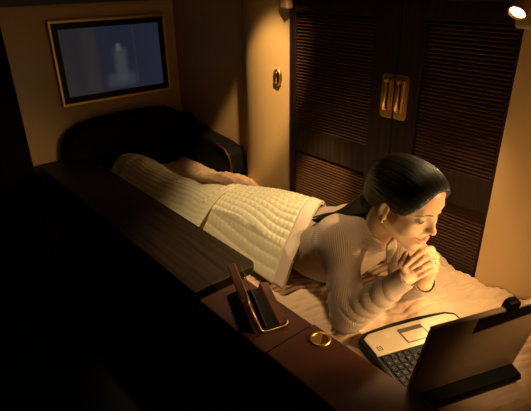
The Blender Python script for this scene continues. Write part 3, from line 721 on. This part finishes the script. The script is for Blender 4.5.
# ------------------------------------------------------------------ sweater
s = Field(np.arange(.76, 1.27, .0035), np.arange(.52, 1.36, .0035), np.arange(.004, .36, .0035))
build_torso(s, .010)
def folds(n, amp, seed, lo_=0, hi_=1):
    def m(X, Y, Z, t):
        w = sstep(lo_-.05, lo_+.12, t)*sstep(-hi_-.05, -hi_+.12, -t)
        ph = 9*np.sin(X*23+seed)+6*np.sin(Z*31+seed*2)
        return -amp*w*np.abs(np.sin(t*n+ph*.22+seed))**.7
    return m
for s_ in 'RL':
    s.cap(SH[s_], EL[s_], .054, .047, k=.03, mod=folds(11, .003, 1., .55, 1.1))
    cuff = WR[s_]
    s.cap(EL[s_], cuff, .046, .0300, k=.016, mod=folds(24, .0062, 2., 0.02, .85))
    d = (WR[s_]-EL[s_])/np.linalg.norm(WR[s_]-EL[s_])
    s.cap(cuff+d*.004, cuff+d*.05, .0245, .0245, k=.002, mode='sub')
# open neckline
fr = (HC-NB)/np.linalg.norm(HC-NB)
s.cap(NB+fr*.004+np.array([0, -.006, 0]), NB+fr*.10, .0545, .062, k=.006, mode='sub')
s.cap((1.01, .66, .225), (1.03, .69, .165), .030, .014, k=.006, mode='sub')
SV, SQ = s.mesh()
sme = np_mesh('sweater', SV, SQ)
# rib coordinate: angle round the nearest limb axis times a fixed rib count
def axdist(P, a, b):
    ba = b-a; t = np.clip(((P-a) @ ba)/(ba @ ba), 0, 1); return np.linalg.norm(P-a-t[:,None]*ba, axis=1), t
def axang(P, a, b):
    ax_ = (b-a)/np.linalg.norm(b-a); u = np.cross(ax_, [0, 0, 1.]); u /= np.linalg.norm(u); v = np.cross(ax_, u); q = P-a
    return np.arctan2(q @ u, -(q @ v)) if ax_[2] < -.5 else np.arctan2(q @ u, q @ v)
segs = [(SH['R'], EL['R'], .05), (EL['R'], WR['R'], .04), (SH['L'], EL['L'], .05), (EL['L'], WR['L'], .04), (np.array([1.015, .80, .16]), np.array([1.015, 1.30, .07]), .125)]
D_ = np.stack([axdist(SV, a, b)[0]-r for a, b, r in segs], 1); near = D_.argmin(1)
cnt_ = [70, 54, 70, 54, 136]; rib = np.zeros(len(SV))
for i, (a, b, r) in enumerate(segs):
    mk = near == i; rib[mk] = axang(SV[mk], a, b)*cnt_[i]
attr(sme, 'ribx', rib); 
def sweater_mat():
    m = bpy.data.materials.new('taupe_rib_knit'); m.use_nodes = True; nt = m.node_tree; b = nt.nodes['Principled BSDF']
    b.inputs['Base Color'].default_value = (.32, .212, .140, 1); b.inputs['Roughness'].default_value = .8; b.inputs['Sheen Weight'].default_value = .25
    a = nt.nodes.new('ShaderNodeAttribute'); a.attribute_name = 'ribx'
    bp = nt.nodes.new('ShaderNodeBump'); bp.inputs['Strength'].default_value = .42; bp.inputs['Distance'].default_value = .0014
    sn = nt.nodes.new('ShaderNodeMath'); sn.operation = 'COSINE'; nt.links.new(a.outputs['Fac'], sn.inputs[0]); nt.links.new(sn.outputs[0], bp.inputs['Height']); nt.links.new(bp.outputs[0], b.inputs['Normal']); return m
knit = sweater_mat(); sw = link_mesh('sweater', sme, knit, person)
# folded collar edge standing at the open neck
# pale turned-out corner of the collar under her chin
c0 = np.array(CF[0]); e1_ = (np.array(CF[1])-c0)*1.5; e2_ = np.array(CF[2])-c0
bm = bmesh.new(); n_ = np.cross(e1_, e2_); n_ /= np.linalg.norm(n_)
nu, nv = 8, 10; rows = []
for i in range(nu):
    r_ = []
    for j in range(nv):
        v = j/(nv-1); wv = (1-v)**.7*(.35+.65*min(1, v*3)); u = (i/(nu-1)-.5)*wv
        r_.append(bm.verts.new(c0+e2_*v+e1_*(u+.35*v)+n_*(.006*math.cos(3*u+1)*math.sin(v*2.5))))
    rows.append(r_)
for i in range(nu-1):
    for j in range(nv-1): bm.faces.new((rows[i][j], rows[i+1][j], rows[i+1][j+1], rows[i][j+1]))
bmesh.ops.remove_doubles(bm, verts=bm.verts[:], dist=1e-5)
co = obj('collar', bm, mat('collar_lining', (.55, .46, .32), .7), sw, True); m_ = co.modifiers.new('thick', 'SOLIDIFY'); m_.thickness = .003

# ------------------------------------------------------------------ quilt over her hips and legs
def quilt_mat():
    return mat('cream_quilt', (.76, .66, .42), .78, sheen=.25, bump=((260,260,260), .15, .002))
qm = quilt_mat(); hemm = mat('quilt_binding', (.70, .52, .38), .6, sheen=.2)
Qt = thing('quilt', (1.0, 1.6, 0), 'cream quilted blanket over the lying woman from waist to feet', 'blanket')
def body_h(X, Y):
    # centre line, half width and height of the covered body
    ys = [.85, 1.0, 1.10, 1.25, 1.40, 1.60, 1.75, 1.95, 2.10, 2.20, 2.27]
    xc = np.interp(Y, ys, [1.065, 1.06, 1.05, 1.03, 1.00, .955, .945, .945, .94, .935, .93])
    w = np.interp(Y, ys, [.185, .185, .19, .205, .165, .098, .095, .105, .105, .100, .09])
    hh = np.interp(Y, ys, [.268, .235, .210, .192, .168, .138, .122, .125, .135, .130, .03])
    return hh*np.exp(-(np.abs(X-xc)/w)**2.4)
def puff(U, V, a, b, amp):
    return amp*(np.abs(np.sin(np.pi*U/a))**.55)*(np.abs(np.sin(np.pi*V/b))**.30)
def hem_y(X): return np.interp(X, [.80, .86, .95, 1.03, 1.12, 1.22, 1.36], [.945, .945, .955, .985, 1.035, 1.10, 1.18])
def upper(U, V):
    X = .845+.517*U; yh = hem_y(X); yf = 1.47+.03*np.sin(9*X+1); Y = yh+(yf-yh)*V
    z = body_h(X, Y); z = np.maximum(z, .026+.01*wob(X, Y, 4, 14))+.012
    z = z+.010*wob(X, Y, 21, 12)*sstep(.05, .3, V)
    s_ = (yf-yh)*V
    body = sstep(.050, .060, s_)
    z = z-.012*sstep(.06, 0, s_)+.006*sstep(.88, .97, V)-.04*sstep(.97, 1, V)
    z = np.where(X < .90, np.minimum(z, .022+1.9*(X-.845)), z)
    z = np.maximum(z, .012)
    z = z+puff(X+.010*wob(X, Y, 8, 8), s_+.010*wob(X, Y, 9, 20), .0190, .026, .0056)*body*(1-.65*sstep(.40, .75, U))
    return X, Y, z
up_o = grid_sheet('upper_section', np.linspace(0, 1, 260), np.linspace(0, 1, 300), upper, qm, Qt, .010)
def lower(U, V):
    Y = 1.40+.89*V; xl = .806; xr = np.interp(Y, [1.40, 1.55, 1.75, 1.95, 2.15, 2.29], [1.13, 1.07, 1.07, 1.07, 1.06, 1.03]); X = xl+(xr-xl)*U
    z = np.maximum(body_h(X, Y), .020)+.012+.006*wob(X, Y, 31, 16)+.005*wob(X, Y, 33, 40)
    z = z+puff(X+.010*wob(X, Y, 18, 8), Y, .014, .030, .0022)
    z = z-.02*sstep(.92, 1, U)
    return X, Y, np.maximum(z, .014)
lo_o = grid_sheet('lower_section', np.linspace(0, 1, 180), np.linspace(0, 1, 260), lower, qm, Qt, .010)
# smooth binding along the hem
def binding(U, V):
    X, Y, z = upper(U, V*.0); s_ = .050*V
    X2 = X; Y2 = Y+s_; 
    z2 = np.maximum(body_h(X2, Y2), .026+.01*wob(X2, Y2, 4, 14))+.0165-.012*sstep(.06, 0, s_)
    z2 = np.where(X2 < .90, np.minimum(z2, .0265+1.9*(X2-.845)), z2)
    return X2, Y2-.002, np.maximum(z2, .016)+.0015*np.sin(V*np.pi)
grid_sheet('binding', np.linspace(0, 1, 200), np.linspace(0, 1, 14), binding, hemm, Qt, .006)
